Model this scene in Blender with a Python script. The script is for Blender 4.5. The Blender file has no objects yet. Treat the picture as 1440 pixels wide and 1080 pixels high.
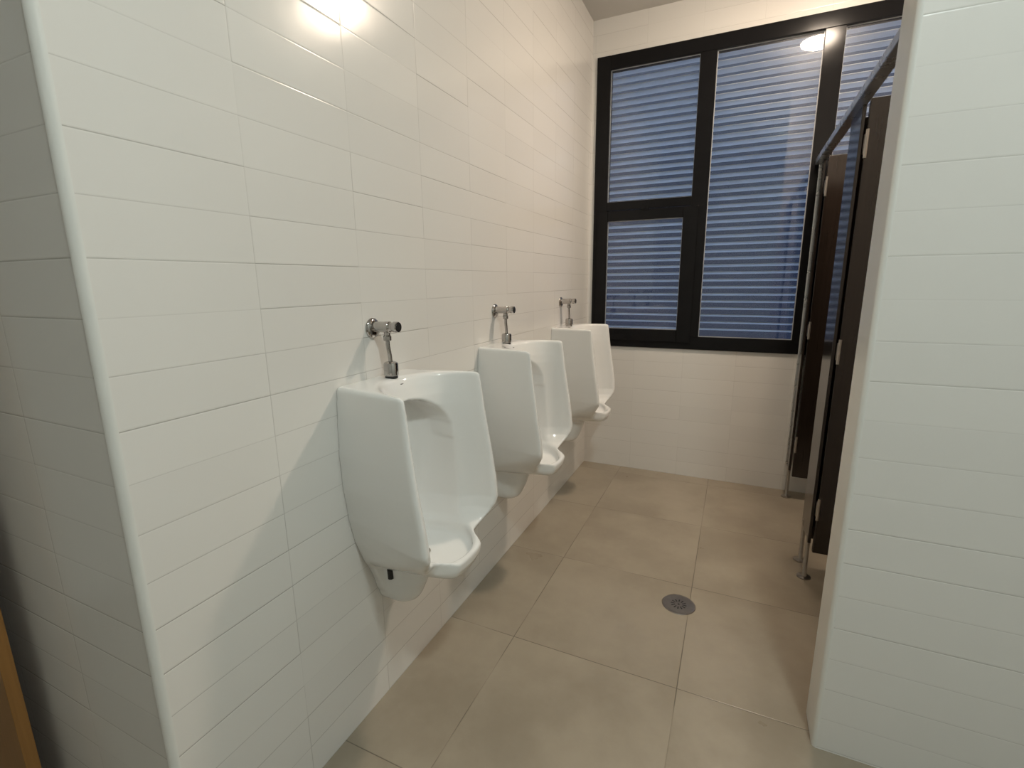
import bpy, bmesh, math, random
import numpy as np
from mathutils import Vector, Matrix

random.seed(4)
S = bpy.context.scene
COL = S.collection
PI = math.pi

# ------------------------------------------------------------------ helpers
def link(o, parent=None):
    COL.objects.link(o)
    if parent is not None:
        o.parent = parent
    return o

def thing(name, label, cat, loc=(0, 0, 0), group=None):
    o = bpy.data.objects.new(name, None)
    o.empty_display_size = 0.05
    o.location = loc
    link(o)
    tag(o, label, cat, group)
    return o

def tag(o, label, cat, group=None):
    o['label'] = label
    o['category'] = cat
    if group:
        o['group'] = group
    return o

def structure(o):
    o['kind'] = 'structure'
    return o

class MB:
    """collects shapes into one mesh"""
    def __init__(self):
        self.bm = bmesh.new()

    def box(self, a, b, bevel=0.0, seg=2):
        bm = bmesh.new()
        bmesh.ops.create_cube(bm, size=1.0)
        a, b = Vector(a), Vector(b)
        c, s = (a + b) / 2, (b - a)
        for v in bm.verts:
            v.co = Vector((v.co.x * s.x + c.x, v.co.y * s.y + c.y, v.co.z * s.z + c.z))
        if bevel > 0:
            bmesh.ops.bevel(bm, geom=bm.edges[:], offset=bevel, segments=seg, profile=0.5, affect='EDGES')
        self.merge(bm)
        return self

    def merge(self, bm, mat=None):
        if mat is not None:
            bm.transform(mat)
        me = bpy.data.meshes.new('tmp')
        bm.to_mesh(me)
        bm.free()
        self.bm.from_mesh(me)
        bpy.data.meshes.remove(me)

    def lathe(self, prof, origin, axis='z', seg=40):
        """prof: list of (radius, height) revolved about the axis through origin"""
        bm = bmesh.new()
        rings = []
        for r, h in prof:
            if r < 1e-6:
                rings.append([bm.verts.new((0, 0, h))])
            else:
                rings.append([bm.verts.new((r * math.cos(2 * PI * k / seg), r * math.sin(2 * PI * k / seg), h)) for k in range(seg)])
        for A, B in zip(rings[:-1], rings[1:]):
            for k in range(seg):
                k2 = (k + 1) % seg
                if len(A) == 1 and len(B) == 1:
                    continue
                if len(A) == 1:
                    bm.faces.new((A[0], B[k], B[k2]))
                elif len(B) == 1:
                    bm.faces.new((A[k2], A[k], B[0]))
                else:
                    bm.faces.new((A[k], A[k2], B[k2], B[k]))
        M = Matrix.Translation(origin)
        if axis == 'x':
            M = M @ Matrix.Rotation(PI / 2, 4, 'Y')
        elif axis == 'y':
            M = M @ Matrix.Rotation(-PI / 2, 4, 'X')
        bmesh.ops.recalc_face_normals(bm, faces=bm.faces[:])
        self.merge(bm, M)
        return self

    def tube(self, pts, r, seg=16, cap=True):
        bm = bmesh.new()
        pts = [Vector(p) for p in pts]
        rings = []
        n = None
        for i, p in enumerate(pts):
            t = (pts[min(i + 1, len(pts) - 1)] - pts[max(i - 1, 0)]).normalized()
            if n is None:
                n = t.orthogonal().normalized()
            n = (n - t * n.dot(t)).normalized()
            b = t.cross(n)
            rr = r[i] if isinstance(r, (list, tuple)) else r
            rings.append([bm.verts.new(p + rr * (math.cos(2 * PI * k / seg) * n + math.sin(2 * PI * k / seg) * b)) for k in range(seg)])
        for A, B in zip(rings[:-1], rings[1:]):
            for k in range(seg):
                k2 = (k + 1) % seg
                bm.faces.new((A[k], A[k2], B[k2], B[k]))
        if cap:
            bm.faces.new(rings[0][::-1])
            bm.faces.new(rings[-1])
        bmesh.ops.recalc_face_normals(bm, faces=bm.faces[:])
        self.merge(bm)
        return self

    def prism(self, poly, z0, z1, axis='z'):
        """poly in the plane across the axis: z -> (x,y), x -> (y,z), y -> (x,z)"""
        bm = bmesh.new()
        def P(u, v, h):
            return {'z': (u, v, h), 'x': (h, u, v), 'y': (u, h, v)}[axis]
        A = [bm.verts.new(P(u, v, z0)) for u, v in poly]
        B = [bm.verts.new(P(u, v, z1)) for u, v in poly]
        n = len(poly)
        for k in range(n):
            bm.faces.new((A[k], A[(k + 1) % n], B[(k + 1) % n], B[k]))
        bm.faces.new(A[::-1])
        bm.faces.new(B)
        bmesh.ops.recalc_face_normals(bm, faces=bm.faces[:])
        self.merge(bm)
        return self

    def build(self, name, mat, parent=None, smooth=None):
        me = bpy.data.meshes.new(name)
        self.bm.to_mesh(me)
        self.bm.free()
        me.materials.append(mat)
        if smooth is not None:
            me.polygons.foreach_set('use_smooth', [True] * len(me.polygons))
            if smooth < 180:
                try:
                    me.set_sharp_from_angle(angle=math.radians(smooth))
                except Exception:
                    pass
        o = bpy.data.objects.new(name, me)
        return link(o, parent)

def copy_tree(o, parent=None):
    c = o.copy()
    COL.objects.link(c)
    if parent is not None:
        c.parent = parent
    for ch in list(o.children):
        copy_tree(ch, c)
    return c

# ------------------------------------------------------------------ materials
class NT:
    def __init__(self, name):
        self.m = bpy.data.materials.new(name)
        self.m.use_nodes = True
        self.t = self.m.node_tree
        self.t.nodes.clear()
        self.out = self.t.nodes.new('ShaderNodeOutputMaterial')

    def n(self, typ, **kw):
        nd = self.t.nodes.new(typ)
        for k, v in kw.items():
            setattr(nd, k, v)
        return nd

    def set(self, sock, v):
        if hasattr(v, 'is_output') or isinstance(v, bpy.types.NodeSocket):
            self.t.links.new(v, sock)
        else:
            sock.default_value = v

    def math(self, op, a, b=None, c=None, clamp=False):
        nd = self.n('ShaderNodeMath', operation=op, use_clamp=clamp)
        self.set(nd.inputs[0], a)
        if b is not None:
            self.set(nd.inputs[1], b)
        if c is not None:
            self.set(nd.inputs[2], c)
        return nd.outputs[0]

    def sstep(self, v, lo, hi, a=0.0, b=1.0):
        nd = self.n('ShaderNodeMapRange', interpolation_type='SMOOTHSTEP')
        self.set(nd.inputs[0], v)
        nd.inputs[1].default_value = lo
        nd.inputs[2].default_value = hi
        nd.inputs[3].default_value = a
        nd.inputs[4].default_value = b
        return nd.outputs[0]

    def mixc(self, f, a, b):
        nd = self.n('ShaderNodeMix', data_type='RGBA')
        self.set(nd.inputs[0], f)
        self.set(nd.inputs[6], a)
        self.set(nd.inputs[7], b)
        return nd.outputs[2]

    def bsdf(self, color, rough, metal=0.0, normal=None, ior=1.5, coat=0.0, spec=0.5):
        b = self.n('ShaderNodeBsdfPrincipled')
        self.set(b.inputs['Base Color'], color)
        self.set(b.inputs['Roughness'], rough)
        self.set(b.inputs['Metallic'], metal)
        b.inputs['IOR'].default_value = ior
        b.inputs['Specular IOR Level'].default_value = spec
        if coat:
            b.inputs['Coat Weight'].default_value = coat
            b.inputs['Coat Roughness'].default_value = 0.03
        if normal is not None:
            self.t.links.new(normal, b.inputs['Normal'])
        self.t.links.new(b.outputs[0], self.out.inputs[0])
        return b

    def noise(self, vec, scale, detail=3.0, rough=0.5):
        nd = self.n('ShaderNodeTexNoise')
        self.t.links.new(vec, nd.inputs['Vector'])
        nd.inputs['Scale'].default_value = scale
        nd.inputs['Detail'].default_value = detail
        nd.inputs['Roughness'].default_value = rough
        return nd.outputs[0]

def c4(c):
    return (c[0], c[1], c[2], 1.0)

def simple(name, col, rough, metal=0.0, ior=1.5, coat=0.0, noise=0.06, nscale=14.0, bump=0.0, spec=0.5):
    t = NT(name)
    tc = t.n('ShaderNodeTexCoord')
    f = t.noise(tc.outputs['Object'], nscale)
    a = c4([max(0, x * (1 - noise)) for x in col])
    b = c4([min(1, x * (1 + noise)) for x in col])
    colr = t.mixc(f, a, b)
    rr = t.math('MULTIPLY_ADD', f, rough * 0.3, rough * 0.85)
    nrm = None
    if bump:
        bn = t.n('ShaderNodeBump')
        bn.inputs['Strength'].default_value = bump
        bn.inputs['Distance'].default_value = 0.002
        t.t.links.new(f, bn.inputs['Height'])
        nrm = bn.outputs[0]
    t.bsdf(colr, rr, metal, nrm, ior, coat, spec)
    return t.m

def tile_wall(name, axis, u0, L, z0, h, col=(0.79, 0.775, 0.745), strength=1.0, rough=0.19):
    """glazed wall tile in long courses, joints aligned"""
    t = NT(name)
    g = t.n('ShaderNodeNewGeometry')
    sp = t.n('ShaderNodeSeparateXYZ')
    t.t.links.new(g.outputs['Position'], sp.inputs[0])
    p = sp.outputs['XYZ'.index(axis)]
    u = t.math('DIVIDE', t.math('SUBTRACT', p, u0), L)
    v = t.math('DIVIDE', t.math('SUBTRACT', sp.outputs[2], z0), h)
    fu, fv = t.math('FRACT', u), t.math('FRACT', v)
    du = t.math('MULTIPLY', t.math('ABSOLUTE', t.math('SUBTRACT', t.math('FRACT', t.math('ADD', u, 0.5)), 0.5)), L)
    dv = t.math('MULTIPLY', t.math('ABSOLUTE', t.math('SUBTRACT', t.math('FRACT', t.math('ADD', v, 0.5)), 0.5)), h)
    iu, iv = t.math('FLOOR', u), t.math('FLOOR', v)
    def rnd(a, b, k):
        cx = t.n('ShaderNodeCombineXYZ')
        t.set(cx.inputs[0], a)
        t.set(cx.inputs[1], b)
        cx.inputs[2].default_value = k
        w = t.n('ShaderNodeTexWhiteNoise', noise_dimensions='3D')
        t.t.links.new(cx.outputs[0], w.inputs['Vector'])
        return w.outputs[0]
    rid = t.math('FLOOR', t.math('ADD', v, 0.5))
    cid = t.math('FLOOR', t.math('ADD', u, 0.5))
    sv = t.math('MULTIPLY_ADD', rnd(iu, rid, 1.3), 0.8, 0.12)
    su = t.math('MULTIPLY_ADD', rnd(cid, iv, 2.7), 0.5, 0.05)
    mv = t.math('MULTIPLY', t.sstep(dv, 0.0004, 0.0014, 1.0, 0.0), sv)
    mu = t.math('MULTIPLY', t.sstep(du, 0.0004, 0.0015, 1.0, 0.0), su)
    m = t.math('MAXIMUM', mv, mu)
    m = t.math('MULTIPLY', m, 0.78 * strength)
    rt = rnd(iu, iv, 5.1)
    k = [0.985, 1.015]
    tile = t.mixc(rt, c4([x * k[0] for x in col]), c4([x * k[1] for x in col]))
    colr = t.mixc(m, tile, c4((0.27, 0.25, 0.22)))
    # relief: eased edges + every tile set a hair out of plane + glaze ripple
    ev = t.sstep(dv, 0.0, 0.0032, 0.0, 1.0)
    eu = t.sstep(du, 0.0, 0.004, 0.0, 1.0)
    e = t.math('MULTIPLY', t.math('MULTIPLY_ADD', t.math('SUBTRACT', ev, 1.0), sv, 1.0), t.math('MULTIPLY_ADD', t.math('SUBTRACT', eu, 1.0), su, 1.0))
    tl = t.math('MULTIPLY', t.math('SUBTRACT', rnd(iu, iv, 8.3), 0.5), t.math('SUBTRACT', fv, 0.5))
    tl2 = t.math('MULTIPLY', t.math('SUBTRACT', rnd(iu, iv, 9.9), 0.5), t.math('SUBTRACT', fu, 0.5))
    tc = t.n('ShaderNodeTexCoord')
    rip = t.noise(g.outputs['Position'], 9.0, 1.0)
    hgt = t.math('ADD', t.math('MULTIPLY', e, 0.4), t.math('MULTIPLY', tl, 0.22))
    hgt = t.math('ADD', hgt, t.math('MULTIPLY', tl2, 0.20))
    hgt = t.math('ADD', hgt, t.math('MULTIPLY', rip, 0.55))
    bn = t.n('ShaderNodeBump')
    bn.inputs['Strength'].default_value = 1.0
    bn.inputs['Distance'].default_value = 0.0011
    t.t.links.new(hgt, bn.inputs['Height'])
    t.bsdf(colr, rough, 0.0, bn.outputs[0], 1.5, spec=0.32)
    return t.m

def floor_tile(name, x0, y0, P):
    t = NT(name)
    g = t.n('ShaderNodeNewGeometry')
    sp = t.n('ShaderNodeSeparateXYZ')
    t.t.links.new(g.outputs['Position'], sp.inputs[0])
    u = t.math('DIVIDE', t.math('SUBTRACT', sp.outputs[0], x0), P)
    v = t.math('DIVIDE', t.math('SUBTRACT', sp.outputs[1], y0), P)
    def dist(w):
        return t.math('MULTIPLY', t.math('ABSOLUTE', t.math('SUBTRACT', t.math('FRACT', t.math('ADD', w, 0.5)), 0.5)), P)
    d = t.math('MINIMUM', dist(u), dist(v))
    wob = t.noise(g.outputs['Position'], 3.0, 2.0)
    line = t.math('MULTIPLY', t.sstep(d, 0.0006, 0.0022, 1.0, 0.0), t.sstep(wob, 0.36, 0.56, 0.25, 1.0))
    cx = t.n('ShaderNodeCombineXYZ')
    t.set(cx.inputs[0], t.math('FLOOR', u))
    t.set(cx.inputs[1], t.math('FLOOR', v))
    w = t.n('ShaderNodeTexWhiteNoise', noise_dimensions='3D')
    t.t.links.new(cx.outputs[0], w.inputs['Vector'])
    # cloudy cement-look pattern, different in every tile
    va = t.n('ShaderNodeVectorMath', operation='MULTIPLY_ADD')
    t.t.links.new(w.outputs[1], va.inputs[0])
    va.inputs[1].default_value = (7, 7, 7)
    t.t.links.new(g.outputs['Position'], va.inputs[2])
    n1 = t.noise(va.outputs[0], 3.2, 5.0, 0.55)
    n2 = t.noise(va.outputs[0], 26.0, 3.0, 0.6)
    f = t.math('ADD', t.math('MULTIPLY', t.sstep(n1, 0.3, 0.72), 0.8), t.math('MULTIPLY', n2, 0.2))
    base = t.mixc(f, c4((0.292, 0.248, 0.188)), c4((0.405, 0.352, 0.275)))
    tint = t.math('MULTIPLY', w.outputs[0], 0.16)
    base = t.mixc(tint, base, c4((0.32, 0.268, 0.20)))
    colr = t.mixc(t.math('MULTIPLY', line, 0.75), base, c4((0.075, 0.06, 0.045)))
    rough = t.math('MULTIPLY_ADD', n1, 0.12, 0.24)
    hgt = t.math('ADD', t.sstep(d, 0.0, 0.003, 0.0, 1.0), t.math('MULTIPLY', n2, 0.10))
    bn = t.n('ShaderNodeBump')
    bn.inputs['Strength'].default_value = 0.6
    bn.inputs['Distance'].default_value = 0.001
    t.t.links.new(hgt, bn.inputs['Height'])
    t.bsdf(colr, rough, 0.0, bn.outputs[0], 1.5)
    return t.m

def glass_mat(name):
    """clear pane with a faint film of dust that widens highlights"""
    t = NT(name)
    fr = t.n('ShaderNodeFresnel')
    fr.inputs['IOR'].default_value = 1.5
    tr = t.n('ShaderNodeBsdfTransparent')
    tr.inputs[0].default_value = (0.93, 0.95, 0.97, 1)
    gl = t.n('ShaderNodeBsdfGlossy')
    gl.inputs['Roughness'].default_value = 0.02
    gl.inputs[0].default_value = (1, 1, 1, 1)
    du = t.n('ShaderNodeBsdfGlossy')
    du.inputs['Roughness'].default_value = 0.34
    du.inputs[0].default_value = (1, 1, 1, 1)
    mg = t.n('ShaderNodeMixShader')
    mg.inputs[0].default_value = 0.16
    t.t.links.new(gl.outputs[0], mg.inputs[1])
    t.t.links.new(du.outputs[0], mg.inputs[2])
    mx = t.n('ShaderNodeMixShader')
    t.t.links.new(t.math('MULTIPLY', fr.outputs[0], 1.35, clamp=True), mx.inputs[0])
    t.t.links.new(tr.outputs[0], mx.inputs[1])
    t.t.links.new(mg.outputs[0], mx.inputs[2])
    t.t.links.new(mx.outputs[0], t.out.inputs[0])
    return t.m

def lamp_mat(name, col, strength):
    t = NT(name)
    e = t.n('ShaderNodeEmission')
    e.inputs[0].default_value = c4(col)
    e.inputs[1].default_value = strength
    t.t.links.new(e.outputs[0], t.out.inputs[0])
    return t.m

def laminate(name, col, rough):
    """dark wood-grain laminate, grain running up"""
    t = NT(name)
    tc = t.n('ShaderNodeTexCoord')
    mp = t.n('ShaderNodeMapping')
    mp.inputs['Scale'].default_value = (60, 60, 2.0)
    t.t.links.new(tc.outputs['Object'], mp.inputs[0])
    f = t.noise(mp.outputs[0], 1.5, 5.0, 0.6)
    colr = t.mixc(f, c4([x * 0.7 for x in col]), c4([x * 1.35 for x in col]))
    t.bsdf(colr, rough, 0.0, None, 1.5)
    return t.m

# fitted geometry of the room (metres): x from the urinal wall, y into the room
YW = 3.3926      # window wall
YC = 0.4348      # corner of the urinal wall
ZC = 2.958       # ceiling
XR, YR = 1.2644, 1.421   # nib wall on the right
H, L = 0.0989, 0.3232
Z0 = 1.3861
WL, WB, WT = 0.033, 0.8905, 2.739
WRT = 2.56

M_left = tile_wall('tile_urinal_wall', 'Y', 0.7563, L, Z0, H)
M_back = tile_wall('tile_window_wall', 'X', 0.665, L, Z0, H, strength=0.45)
M_face = tile_wall('tile_return_wall', 'X', -0.30, L, Z0, H, strength=0.8)
M_right = tile_wall('tile_nib_wall', 'X', 1.90, 0.64, 1.3902, H, strength=0.6, rough=0.30)
M_side = tile_wall('tile_side_wall', 'Y', 0.2, L, Z0, H, strength=0.6)
M_floor = floor_tile('cement_floor_tile', 0.2815, 1.4758, 0.6)
M_ceil = simple('ceiling_paint', (0.72, 0.70, 0.67), 0.8, noise=0.02)
M_trim = simple('white_corner_trim', (0.80, 0.80, 0.77), 0.3, noise=0.02)
M_frame = simple('black_window_aluminium', (0.010, 0.010, 0.011), 0.14, noise=0.15, spec=0.14)
M_gasket = simple('grey_glazing_bead', (0.52, 0.53, 0.55), 0.35, metal=0.0, noise=0.05)
M_glass = glass_mat('window_glass')
M_slat = simple('pale_grey_louvre_paint', (0.74, 0.75, 0.76), 0.5, noise=0.05, nscale=5)
M_dark = simple('black_rubber', (0.012, 0.012, 0.012), 0.5, noise=0.1)
M_ceramic = simple('white_glazed_china', (0.86, 0.86, 0.845), 0.07, noise=0.01, coat=0.3)
M_chrome = simple('polished_chrome', (0.47, 0.45, 0.435), 0.08, metal=1.0, noise=0.05)
M_steel = simple('brushed_steel', (0.40, 0.37, 0.34), 0.30, metal=1.0, noise=0.12, nscale=60)
M_alu = simple('satin_aluminium', (0.66, 0.66, 0.66), 0.28, metal=0.9, noise=0.04)
M_lam = laminate('dark_stall_laminate', (0.020, 0.014, 0.011), 0.16)
M_wood = laminate('orange_brown_wood', (0.30, 0.145, 0.04), 0.4)
M_mark = simple('dark_print', (0.05, 0.05, 0.05), 0.5, noise=0.05)
M_white = simple('white_lamp_housing', (0.8, 0.8, 0.8), 0.4, noise=0.02)

# ------------------------------------------------------------------ room shell
structure(MB().box((-1.6, -1.9, -0.1), (2.8, 3.7, 0.0)).build('floor', M_floor))
structure(MB().box((-1.6, -1.9, ZC), (2.8, 3.7, ZC + 0.1)).build('ceiling', M_ceil))
NT_ = 0.013   # notch that holds the corner trim
# urinal wall: tile slab, then the return face that runs off to the left
structure(MB().box((-0.12, YC + NT_, 0), (0, 3.7, ZC)).build('wall_left', M_left))
structure(MB().box((-1.5, YC, 0), (-NT_, YC + NT_, ZC)).build('wall_left_return', M_face))
def qround(cx, cy, r, a0, a1, n=10):
    return [(cx + r * math.cos(a0 + (a1 - a0) * i / n), cy + r * math.sin(a0 + (a1 - a0) * i / n)) for i in range(n + 1)]
# quarter-round corner trims
pr = [(-NT_, YC + NT_)] + qround(-NT_, YC + NT_, NT_ + 0.0015, -PI / 2, 0)
structure(MB().prism(pr, 0, ZC).build('trim_1', M_trim, smooth=40))
# window wall with the opening
w = MB()
w.box((0.0, YW, 0), (2.6, YW + 0.16, WB))
w.box((0.0, YW, WT), (2.6, YW + 0.16, ZC))
w.box((0.0, YW, WB), (WL, YW + 0.16, WT))
w.box((WRT, YW, WB), (2.6, YW + 0.16, WT))
structure(w.build('wall_back', M_back))
# nib wall on the right, thin, with a rounded near corner
structure(MB().box((XR + 0.012, YR, 0), (2.6, 1.549, ZC)).build('wall_right', M_right))
pr = [(XR + 0.012, 1.549)] + [(XR, 1.549)] + qround(XR + 0.012, YR + 0.012, 0.0125, PI, 1.5 * PI)
structure(MB().prism(pr, 0, ZC).build('trim_2', M_trim, smooth=40))
structure(MB().box((2.6, -1.8, 0), (2.7, 3.7, ZC)).build('wall_far_right', M_side))
structure(MB().box((-1.5, -1.8, 0), (2.6, -1.7, ZC)).build('wall_behind', M_right))
structure(MB().box((-1.6, -1.8, 0), (-1.5, YC + NT_, ZC)).build('wall_far_left', M_side))

# ------------------------------------------------------------------ window
D0, D1 = YW - 0.012, YW + 0.06     # frame depth
win = bpy.data.objects.new('window_1', None)
win.location = ((WL + WRT) / 2, YW, WB)
link(win)
structure(win)
win['label'] = 'black framed window over the floor end wall'
WO = Vector(win.location)
def wbox(name, x0, x1, z0, z1, y0, y1, mat, bevel=0.002, parent=win):
    o = MB().box((x0 - WO.x, y0 - WO.y, z0 - WO.z), (x1 - WO.x, y1 - WO.y, z1 - WO.z), bevel).build(name, mat, parent)
    return o
FR = MB()
def fb(x0, x1, z0, z1, y0=D0, y1=D1):
    FR.box((x0 - WO.x, y0 - WO.y, z0 - WO.z), (x1 - WO.x, y1 - WO.y, z1 - WO.z), 0.003)
GT, GB = 2.658, 0.976
fb(WL, 0.122, WB, WT)
fb(WRT - 0.085, WRT, WB, WT)
fb(0.122, WRT - 0.085, GT, WT)
fb(0.122, WRT - 0.085, WB, GB)
FR.build('window_frame', M_frame, win)
wbox('mullion', 0.658, 0.752, GB, GT, D0, D1, M_frame)
wbox('mullion', 1.288, 1.384, GB, GT, D0, D1, M_frame)
wbox('mullion', 1.925, 2.02, GB, GT, D0, D1, M_frame)
wbox('transom', 0.122, 0.658, 1.800, 1.855, D0, D1, M_frame)
# opening sash in the lower left light
sa = MB()
def sb(x0, x1, z0, z1):
    sa.box((x0 - WO.x, D0 - 0.010 - WO.y, z0 - WO.z), (x1 - WO.x, D0 + 0.03 - WO.y, z1 - WO.z), 0.003)
sb(0.060, 0.132, 0.935, 1.797)
sb(0.614, 0.705, 0.935, 1.797)
sb(0.132, 0.614, 1.732, 1.797)
sb(0.132, 0.614, 0.935, 1.017)
sash = sa.build('sash', M_frame, win)
la = MB()
la.box((0.352 - WO.x, D0 - 0.016 - WO.y, 1.785 - WO.z), (0.398 - WO.x, D0 - 0.002 - WO.y, 1.812 - WO.z), 0.003)
la.lathe([(0, 0.0), (0.009, 0.0), (0.009, 0.012), (0.006, 0.016), (0, 0.016)], (0.375 - WO.x, D0 - 0.032 - WO.y, 1.806 - WO.z), 'y', 16)
la.build('latch', M_frame, sash, smooth=35)
panes = [(0.122, 0.658, 1.855, GT), (0.132, 0.614, 1.017, 1.732), (0.752, 1.288, GB, GT), (1.384, 1.925, GB, GT), (2.02, WRT - 0.085, GB, GT)]
for i, (x0, x1, z0, z1) in enumerate(panes):
    yy = YW + 0.012 if i != 1 else YW - 0.004
    g = MB()
    g.box((x0 - 0.004 - WO.x, yy - WO.y, z0 - 0.004 - WO.z), (x1 + 0.004 - WO.x, yy + 0.004 - WO.y, z1 + 0.004 - WO.z))
    p = g.build('glass_pane', M_glass, win)
    b = MB()
    e = 0.0035
    ya, yb = yy - 0.004, yy - 0.0005
    for (a0, a1, c0, c1) in ((x0, x0 + e, z0, z1), (x1 - e, x1, z0, z1), (x0 + e, x1 - e, z1 - e * 1.3, z1), (x0 + e, x1 - e, z0, z0 + e)):
        b.box((a0 - WO.x, ya - WO.y, c0 - WO.z), (a1 - WO.x, yb - WO.y, c1 - WO.z))
    b.build('glazing_bead', M_gasket, p)

# fixed louvre outside the glass: blades fall outwards, daylight comes in between them
PITCH = 0.0457
ZS = 1.026
SHX0, SHX1 = WL + 0.004, WRT - 0.004
lv = thing('louvre_shutter', 'pale blue-grey louvre of narrow horizontal blades outside the window glass', 'louvre', (0, YW + 0.0745, ZS))
bl = MB()
for k in range(int((WT - 0.02 - ZS) / PITCH) + 1):
    z = k * PITCH
    bl.prism([(0.0, z), (0.0015, z + 0.0018), (0.006, z + 0.0012), (0.042, z - 0.0125), (0.042, z - 0.0150), (0.006, z - 0.0030), (0.001, z - 0.0016)], SHX0, SHX1, 'x')
bl.build('blades', M_slat, lv)
for x in (SHX0 + 0.013, 0.705, 1.336, 1.972, SHX1 - 0.013):
    MB().box((x - 0.012, 0.043, WB + 0.001 - ZS), (x + 0.012, 0.062, WT - 0.006 - ZS), 0.002).build('upright', M_slat, lv)

# ------------------------------------------------------------------ urinals (implicit surface turned into a mesh)
def smin(a, b, k):
    h = np.clip(0.5 + 0.5 * (b - a) / k, 0, 1)
    return b * (1 - h) + a * h - k * h * (1 - h)
def smax(a, b, k):
    return -smin(-a, -b, k)
def sst(x, a, b):
    t = np.clip((x - a) / (b - a), 0, 1)
    return t * t * (3 - 2 * t)

def surface_net(F, o, d):
    nx, ny, nz = F.shape
    ins = F < 0
    cells = np.zeros((nx - 1, ny - 1, nz - 1), int)
    for a in (0, 1):
        for b in (0, 1):
            for c in (0, 1):
                cells += ins[a:nx - 1 + a, b:ny - 1 + b, c:nz - 1 + c]
    act = (cells > 0) & (cells < 8)
    idx = -np.ones(act.shape, int)
    I, J, K = np.nonzero(act)
    idx[I, J, K] = np.arange(len(I))
    acc = np.zeros((len(I), 3))
    cnt = np.zeros(len(I))
    corners = [(a, b, c) for a in (0, 1) for b in (0, 1) for c in (0, 1)]
    for p in corners:
        for ax in range(3):
            if p[ax] == 0:
                q = list(p)
                q[ax] = 1
                f0 = F[I + p[0], J + p[1], K + p[2]]
                f1 = F[I + q[0], J + q[1], K + q[2]]
                m = (f0 < 0) != (f1 < 0)
                t = np.where(m, f0 / np.where(m, f0 - f1, 1), 0)
                pos = np.tile(np.array(p, float), (len(I), 1))
                pos[:, ax] += t
                acc += pos * m[:, None]
                cnt += m
    V = (np.stack([I, J, K], 1) + acc / cnt[:, None]) * d + np.array(o)
    quads = []
    for ax in range(3):
        sl0 = [slice(1, None)] * 3
        lo = [slice(None)] * 3
        hi = [slice(None)] * 3
        lo[ax] = slice(0, -1)
        hi[ax] = slice(1, None)
        ch = ins[tuple(lo)] != ins[tuple(hi)]
        e = np.array(np.nonzero(ch)).T
        u, v = [(1, 2), (2, 0), (0, 1)][ax]
        ok = (e[:, u] > 0) & (e[:, v] > 0) & (e[:, u] < F.shape[u] - 1) & (e[:, v] < F.shape[v] - 1)
        e = e[ok]
        flip = ins[e[:, 0], e[:, 1], e[:, 2]]
        def cell(du, dv):
            c = e.copy()
            c[:, u] -= du
            c[:, v] -= dv
            return idx[c[:, 0], c[:, 1], c[:, 2]]
        q = np.stack([cell(1, 1), cell(0, 1), cell(0, 0), cell(1, 0)], 1)
        q[~flip] = q[~flip][:, ::-1]
        quads.append(q)
    Q = np.concatenate(quads)
    return V, Q

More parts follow.
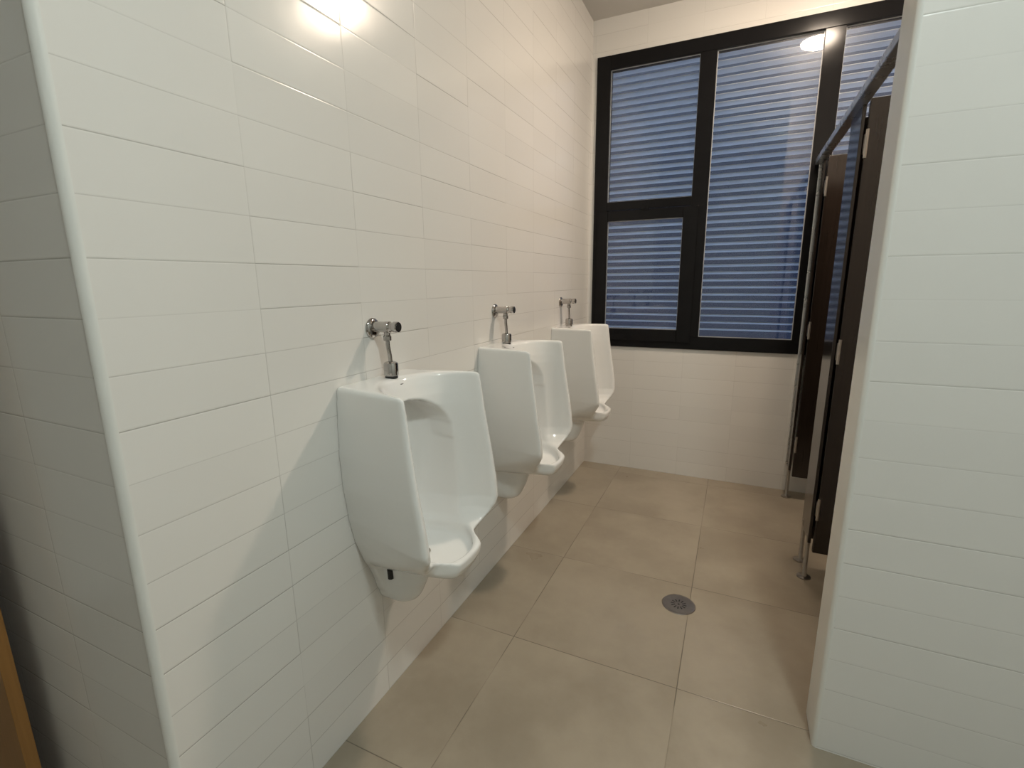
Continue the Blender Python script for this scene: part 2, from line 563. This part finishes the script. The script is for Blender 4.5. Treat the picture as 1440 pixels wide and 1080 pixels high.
def urinal_mesh():
    d = 0.004
    xs = np.arange(-0.018, 0.372, d)
    ys = np.arange(-0.246, 0.2461, d)
    zs = np.arange(0.315, 1.095, d)
    X, Y, Z = np.meshgrid(xs, ys, zs, indexing='ij')
    A = np.abs(Y)
    ip = np.interp
    # outer shell -------------------------------------------------
    wb = ip(Z, [0.30, 0.36, 0.43, 0.51, 0.60, 0.68, 0.78, 0.88, 1.00, 1.08], [0.025, 0.045, 0.062, 0.098, 0.133, 0.150, 0.163, 0.166, 0.160, 0.153])
    wf = ip(Z, [0.45, 0.55, 0.65, 0.80, 1.08], [0.150, 0.185, 0.207, 0.212, 0.206])
    t = np.clip(X / 0.28, 0, 1.3)
    wid = wb + (wf - wb) * t
    side = (A - wid) * 0.96
    xs_ = ip(Z, [0.46, 0.50, 0.54, 0.565, 0.585, 0.610, 0.635, 0.66, 0.72, 0.83, 0.94, 1.08], [0.236, 0.242, 0.250, 0.257, 0.268, 0.286, 0.301, 0.305, 0.300, 0.284, 0.268, 0.252])
    xc_ = ip(Z, [0.468, 0.493, 0.512, 0.540, 0.575, 0.62, 0.70, 1.08], [0.235, 0.280, 0.304, 0.318, 0.322, 0.320, 0.30, 0.25])
    b = sst(A, 0.060, 0.118)
    lipround = np.sqrt(np.clip(1 - (A / 0.135) ** 2, 0.0, 1)) * 0.055 - 0.055
    front = (X - (xc_ + lipround) * (1 - b) - xs_ * b) * 0.85
    bot = (0.474 + 0.118 * np.clip(A / 0.19, 0, 1.2) ** 2 + 0.085 * np.clip(X, 0, 0.4)) - Z
    top = Z - (1.068 + 0.01 * X)
    body = smax(side, front, 0.016)
    body = smax(body, bot, 0.018)
    body = smax(body, top, 0.014)
    # trap housing under the bowl, and the tail on the wall -------
    tx = ip(Z, [0.33, 0.36, 0.43, 0.50, 0.60], [0.085, 0.118, 0.150, 0.172, 0.18])
    ty = ip(Z, [0.33, 0.36, 0.43, 0.50, 0.60], [0.028, 0.043, 0.056, 0.064, 0.07])
    trap = np.sqrt((np.clip(X - 0.055, 0, None) / (tx - 0.055)) ** 2 + (Y / ty) ** 2)
    trap = (trap - 1) * 0.05
    trap = smax(trap, 0.338 - Z, 0.05)
    trap = smax(trap, Z - 0.62, 0.02)
    tail = smax((A - wb * 0.98), X - 0.026, 0.012)
    tail = smax(tail, 0.40 - Z, 0.02)
    tail = smax(tail, Z - 0.7, 0.02)
    body = smin(body, smin(trap, tail, 0.022), 0.012)
    # hollow ------------------------------------------------------
    x0 = ip(Z, [0.52, 0.75, 0.97, 1.005, 1.04, 1.075], [0.150, 0.134, 0.114, 0.104, 0.088, 0.066])
    bw = ip(Z, [0.525, 0.555, 0.59, 0.625, 0.66, 0.80, 1.08], [0.095, 0.112, 0.142, 0.170, 0.181, 0.187, 0.187])
    def bay(cx, x0, b, e=2.0):
        a = cx - x0
        xx = np.where(X < cx, (X - cx) / a, 0)
        return ((np.abs(xx) ** e + (A / b) ** e) ** (1 / e) - 1) * np.minimum(a, b) * 0.8
    wing = bay(0.285, x0, bw)
    nb = ip(Z, [0.51, 0.56, 0.66, 1.02], [0.095, 0.116, 0.140, 0.147])
    niche = bay(0.195, 0.034 + 0 * Z, nb, 3.6)
    arch = Z - (0.862 + 0.138 * np.clip(1 - (A / 0.142) ** 2.6, 0, 1) ** (1 / 2.6))
    niche = smax(niche, arch * 0.8, 0.006)
    hol = smin(wing, niche, 0.005)
    # bowl floor and the rim of the lip
    fl = 0.530 + 0.16 * np.clip(0.12 - X, 0, 0.2) ** 1.2 + 1.4 * Y ** 2
    bowl = np.sqrt((np.clip(X - 0.20, 0, None) / 0.098) ** 2 + (Y / 0.118) ** 2 + (np.clip(0.20 - X, 0, None) / 0.20) ** 2)
    rimz = 0.569 - 0.02 * np.clip(X - 0.25, 0, 0.2) + 0.35 * np.clip(A - 0.065, 0, 1)
    under = smax(smax(fl - Z, (bowl - 1) * 0.1, 0.02), Z - 0.7, 0.01)
    over = rimz - Z
    hol = smax(hol, smin(under, over, 0.016), 0.010)
    # only in front of the back of the shell
    F = smax(body, -hol, 0.012)
    F = np.maximum(F, -X)          # flat against the wall
    V, Q = surface_net(F, (xs[0], ys[0], zs[0]), d)
    me = bpy.data.meshes.new('bowl')
    me.from_pydata(V.tolist(), [], Q.tolist())
    me.materials.append(M_ceramic)
    me.polygons.foreach_set('use_smooth', [True] * len(me.polygons))
    me.update()
    return me

UY = [1.113, 1.912, 2.798]
UZ = [0.0, 0.008, 0.011]
ULAB = ['white ceramic wall urinal nearest the camera', 'white ceramic wall urinal in the middle of the row of three', 'white ceramic wall urinal nearest the black window']
ume = urinal_mesh()
u0 = thing('urinal', ULAB[0], 'urinal', (0, UY[0], 0), 'urinals on the tiled wall')
bo = link(bpy.data.objects.new('bowl', ume), u0)
# small printed maker's mark on the inside of the hood
mk = MB()
mk.tube([(0.0815, 0.0140, 1.0472), (0.0822, 0.0155, 1.0486), (0.0828, 0.0180, 1.0487), (0.0835, 0.0225, 1.0490), (0.0846, 0.0270, 1.0492)], [0.0006, 0.0014, 0.0017, 0.0012, 0.0005], 8)
mk.tube([(0.0816, 0.0142, 1.0476), (0.0822, 0.0136, 1.0445)], [0.0007, 0.0004], 6)
mark = mk.build('printed_mark', M_mark, u0)
# outlet grate in the bowl
gr = MB().lathe([(0, 0.0), (0.018, 0.0), (0.0185, -0.002), (0, -0.002)], (0.15, 0, 0.5345), 'z', 24)
gr.build('outlet_grate', M_steel, u0, smooth=35)
urinals = [u0]
for i in (1, 2):
    c = copy_tree(u0)
    c.location = (0, UY[i], UZ[i])
    c['label'] = ULAB[i]
    urinals.append(c)

MB().lathe([(0, 0), (0.009, 0), (0.010, 0.03), (0, 0.03)], (0.062, -0.060, 0.452), 'z', 16).build('fixing_bolt', M_dark, u0, smooth=35)

# ------------------------------------------------------------------ push-button flush valves
VLAB = ['chrome push-button flush valve over the nearest urinal', 'chrome push-button flush valve over the middle urinal', 'chrome push-button flush valve over the urinal nearest the window']
ZV = 1.213
v0 = thing('flush_valve', VLAB[0], 'flush valve', (0, UY[0] + 0.006, 0), 'flush valves above the urinals')
MB().lathe([(0, 0.0005), (0.029, 0.0005), (0.0295, 0.003), (0.027, 0.007), (0.020, 0.0105), (0, 0.0105)], (0, 0, ZV), 'x').build('wall_flange', M_chrome, v0, smooth=35)
MB().lathe([(0, 0.009), (0.0155, 0.009), (0.0155, 0.048), (0.0165, 0.050), (0.0165, 0.064), (0.0145, 0.066), (0.0125, 0.072), (0.0125, 0.079), (0, 0.079)], (0, 0, ZV + 0.004), 'x').build('valve_body', M_chrome, v0, smooth=35)
vb = MB().lathe([(0, 0.078), (0.0145, 0.078), (0.0155, 0.080), (0.0155, 0.092), (0.014, 0.095), (0.0, 0.096)], (0, 0, ZV + 0.005), 'x').build('push_button', M_chrome, v0, smooth=35)
MB().lathe([(0, 0.0955), (0.0115, 0.0945), (0.0115, 0.0965), (0, 0.097)], (0, 0, ZV + 0.005), 'x').build('button_cap', M_dark, vb, smooth=35)
XV = 0.053
MB().lathe([(0, -0.036), (0.0085, -0.036), (0.0115, -0.034), (0.0118, -0.022), (0.0090, -0.019), (0.0085, 0.0), (0, 0.0)], (XV, 0, ZV), 'z', 24).build('coupling_nut', M_chrome, v0, smooth=35)
MB().tube([(XV, 0, ZV - 0.03), (XV, 0.000, ZV - 0.045), (XV, 0.002, ZV - 0.060), (XV, 0.006, ZV - 0.078), (XV, 0.008, ZV - 0.1), (XV, 0.008, ZV - 0.112)], 0.0062).build('flush_pipe', M_chrome, v0, smooth=40)
MB().lathe([(0, 0.046), (0.010, 0.046), (0.019, 0.0425), (0.0215, 0.037), (0.0215, 0.006), (0.020, 0.004), (0, 0.004)], (XV, 0.008, 1.0705), 'z').build('spud_cover', M_chrome, v0, smooth=35)
MB().lathe([(0, 0.0055), (0.0185, 0.0055), (0.0185, -0.004), (0, -0.004)], (XV, 0.008, 1.0705), 'z').build('gasket', M_dark, v0, smooth=35)
for i in (1, 2):
    c = copy_tree(v0)
    c.location = (0, UY[i] + 0.006, UZ[i] * 0.6)
    c['label'] = VLAB[i]

# ------------------------------------------------------------------ floor drain
dr = thing('floor_drain', 'round metal floor drain set in the floor tiles', 'drain', (0.840, 1.93, 0.0))
pl = MB()
pl.lathe([(0, 0.0015), (0.038, 0.0015), (0.046, 0.0022), (0.060, 0.0035), (0.066, 0.0028), (0.068, 0.0002), (0, 0.0002)], (0, 0, 0), 'z', 56)
pl.build('drain_plate', M_steel, dr, smooth=30)
sl = MB()
for k in range(12):
    a = 2 * PI * k / 12
    bm2 = bmesh.new()
    bmesh.ops.create_cube(bm2, size=1.0)
    for v in bm2.verts:
        v.co = Vector((v.co.x * 0.016 + 0.0235, v.co.y * (0.0052 if v.co.x > 0 else 0.003), v.co.z * 0.0006 + 0.0016))
    sl.merge(bm2, Matrix.Rotation(a, 4, 'Z'))
sl.lathe([(0, 0.0019), (0.004, 0.0019), (0.004, 0.0012), (0, 0.0012)], (0, 0, 0), 'z', 16)
sl.build('drain_slots', M_dark, dr)

# ------------------------------------------------------------------ toilet cubicles on the right
XS = 1.325
st = thing('toilet_cubicle', 'dark laminate toilet cubicles under an aluminium head rail, on the right', 'toilet cubicle', (XS, 2.45, 0))
SO = Vector(st.location)
def sbx(name, a, b, mat, parent=st, bevel=0.002):
    return MB().box(Vector(a) - SO, Vector(b) - SO, bevel).build(name, mat, parent)
rail = MB()
rail.box(Vector((1.308, 1.549, 1.972)) - SO, Vector((1.350, YW, 2.004)) - SO, 0.003)
rail.build('head_rail', M_alu, st)
def foot(y, parent):
    m = MB()
    o = Vector((1.3415, y, 0)) - SO
    m.lathe([(0, 0.0), (0.029, 0.0), (0.029, 0.005), (0.012, 0.010), (0.0095, 0.014), (0.0095, 0.215), (0, 0.215)], o, 'z', 24)
    return m.build('foot', M_steel, parent, smooth=35)
def pilaster(y0, y1, feet):
    p = sbx('pilaster', (1.335, y0, 0.185), (1.348, y1, 1.9715), M_lam)
    for y in feet:
        foot(y, p)
    return p
pilaster(3.262, YW - 0.016, [3.29])
pilaster(2.335, 2.545, [2.365, 2.515])
pilaster(1.566, 1.64, [1.60])
sbx('wall_channel', (1.328, YW - 0.018, 0.185), (1.356, YW - 0.0005, 1.9715), M_alu)
sbx('wall_channel', (1.328, 1.5495, 0.185), (1.356, 1.568, 1.9715), M_alu)
def door(yh, sgn):
    x0, x1 = 1.354, 2.04
    ya, yb = sorted((yh, yh + sgn * 0.022))
    d = sbx('door', (x0, ya, 0.155), (x1, yb, 1.985), M_lam)
    for z in (0.36, 1.05, 1.83):
        h = MB()
        h.box(Vector((1.3485, ya + 0.002, z - 0.035)) - SO, Vector((1.3550, yb - 0.002, z + 0.035)) - SO, 0.002)
        h.lathe([(0, -0.05), (0.006, -0.05), (0.006, 0.05), (0, 0.05)], Vector((1.356, ya, z)) - SO, 'z', 16)
        h.build('hinge', M_steel, d, smooth=35)
    hd = MB()
    hd.lathe([(0, -0.02), (0.014, -0.02), (0.016, -0.016), (0.016, -0.004), (0.008, 0.0), (0, 0.0)], Vector((x1 - 0.06, ya, 1.02)) - SO, 'y', 20)
    hd.build('door_knob', M_alu, d, smooth=35)
door(3.238, 1)
door(2.312, 1)
sbx('divider_panel', (1.3485, 2.445, 0.155), (2.599, 2.465, 1.955), M_lam)

# ------------------------------------------------------------------ wooden door folded back against the return wall
dl = MB().box((-1.30, 0.366, 0.012), (-0.490, 0.391, 2.05), 0.0015)
dr_ = structure(dl.build('door_1', M_wood))
kn = MB().lathe([(0, 0), (0.022, 0), (0.022, 0.006), (0.008, 0.012), (0.008, 0.03), (0, 0.03)], (-0.555, 0.391, 1.05), 'y', 20)
hk = kn.build('door_handle', M_chrome, dr_, smooth=35)

# ------------------------------------------------------------------ lamps
def ceiling_lamp(x, y, r, drop, col, strength, label):
    t = thing('ceiling_light', label, 'ceiling light', (x, y, ZC), 'ceiling lights')
    MB().lathe([(0, -0.0005), (r + 0.012, -0.0005), (r + 0.012, -0.018), (r + 0.001, -0.022), (0, -0.022)], (0, 0, 0), 'z', 48).build('base', M_white, t, smooth=35)
    n = 10
    pr_ = [(r * math.cos(PI / 2 * i / n), -0.022 - drop * math.sin(PI / 2 * i / n)) for i in range(n)] + [(0, -0.022 - drop)]
    MB().lathe(pr_, (0, 0, 0), 'z', 48).build('globe', lamp_mat('lamp_glow', col, strength), t, smooth=60)
    return t
ceiling_lamp(1.338, 2.53, 0.105, 0.036, (1.0, 0.82, 0.645), 265, 'round ceiling light above the toilet cubicle front')
ceiling_lamp(1.52, 0.10, 0.120, 0.050, (0.90, 1.0, 0.96), 165, 'round ceiling light above the entry')

# dusk sky above a dim skyline
wd = bpy.data.worlds.new('dusk')
S.world = wd
wd.use_nodes = True
nt = wd.node_tree
bg = nt.nodes['Background']
tcw = nt.nodes.new('ShaderNodeTexCoord')
spw = nt.nodes.new('ShaderNodeSeparateXYZ')
nt.links.new(tcw.outputs['Generated'], spw.inputs[0])
rmp = nt.nodes.new('ShaderNodeValToRGB')
cr = rmp.color_ramp
cr.elements[0].position = 0.0
cr.elements[0].color = (0.026, 0.036, 0.070, 1)
cr.elements[1].position = 1.0
cr.elements[1].color = (0.46, 0.66, 1.10, 1)
for p, c in ((0.15, (0.028, 0.040, 0.076, 1)), (0.36, (0.075, 0.098, 0.150, 1)), (0.42, (0.12, 0.15, 0.22, 1)), (0.52, (0.66, 0.88, 1.26, 1))):
    e_ = cr.elements.new(p)
    e_.color = c
nt.links.new(spw.outputs[2], rmp.inputs[0])
nt.links.new(rmp.outputs[0], bg.inputs[0])
up_ = nt.nodes.new('ShaderNodeMapRange')
nt.links.new(spw.outputs[2], up_.inputs[0])
up_.inputs[1].default_value = 0.42
up_.inputs[2].default_value = 0.55
up_.inputs[3].default_value = 1.0
up_.inputs[4].default_value = 4.6
nt.links.new(up_.outputs[0], bg.inputs[1])
bg.inputs[1].default_value = 1.0

# ------------------------------------------------------------------ camera
yaw, pit, roll = -0.4316, -0.2083, -0.0102
fw = Vector((math.sin(yaw) * math.cos(pit), math.cos(yaw) * math.cos(pit), math.sin(pit)))
r_ = Vector((math.cos(yaw), -math.sin(yaw), 0))
u_ = r_.cross(fw)
rt = math.cos(roll) * r_ + math.sin(roll) * u_
up = -math.sin(roll) * r_ + math.cos(roll) * u_
cam = bpy.data.cameras.new('camera')
cam.sensor_fit = 'HORIZONTAL'
cam.sensor_width = 36.0
cam.lens = 36.0 * 679.727 / 1440.0
cam.clip_start = 0.02
co = bpy.data.objects.new('camera', cam)
co.matrix_world = Matrix(((rt.x, up.x, -fw.x, 0.9641), (rt.y, up.y, -fw.y, 0.0), (rt.z, up.z, -fw.z, 1.3412), (0, 0, 0, 1)))
COL.objects.link(co)
S.camera = co

S.view_settings.view_transform = 'Standard'
S.view_settings.look = 'None'
S.view_settings.gamma = 1.0
S.view_settings.exposure = 0.0
S.view_settings.use_curve_mapping = False
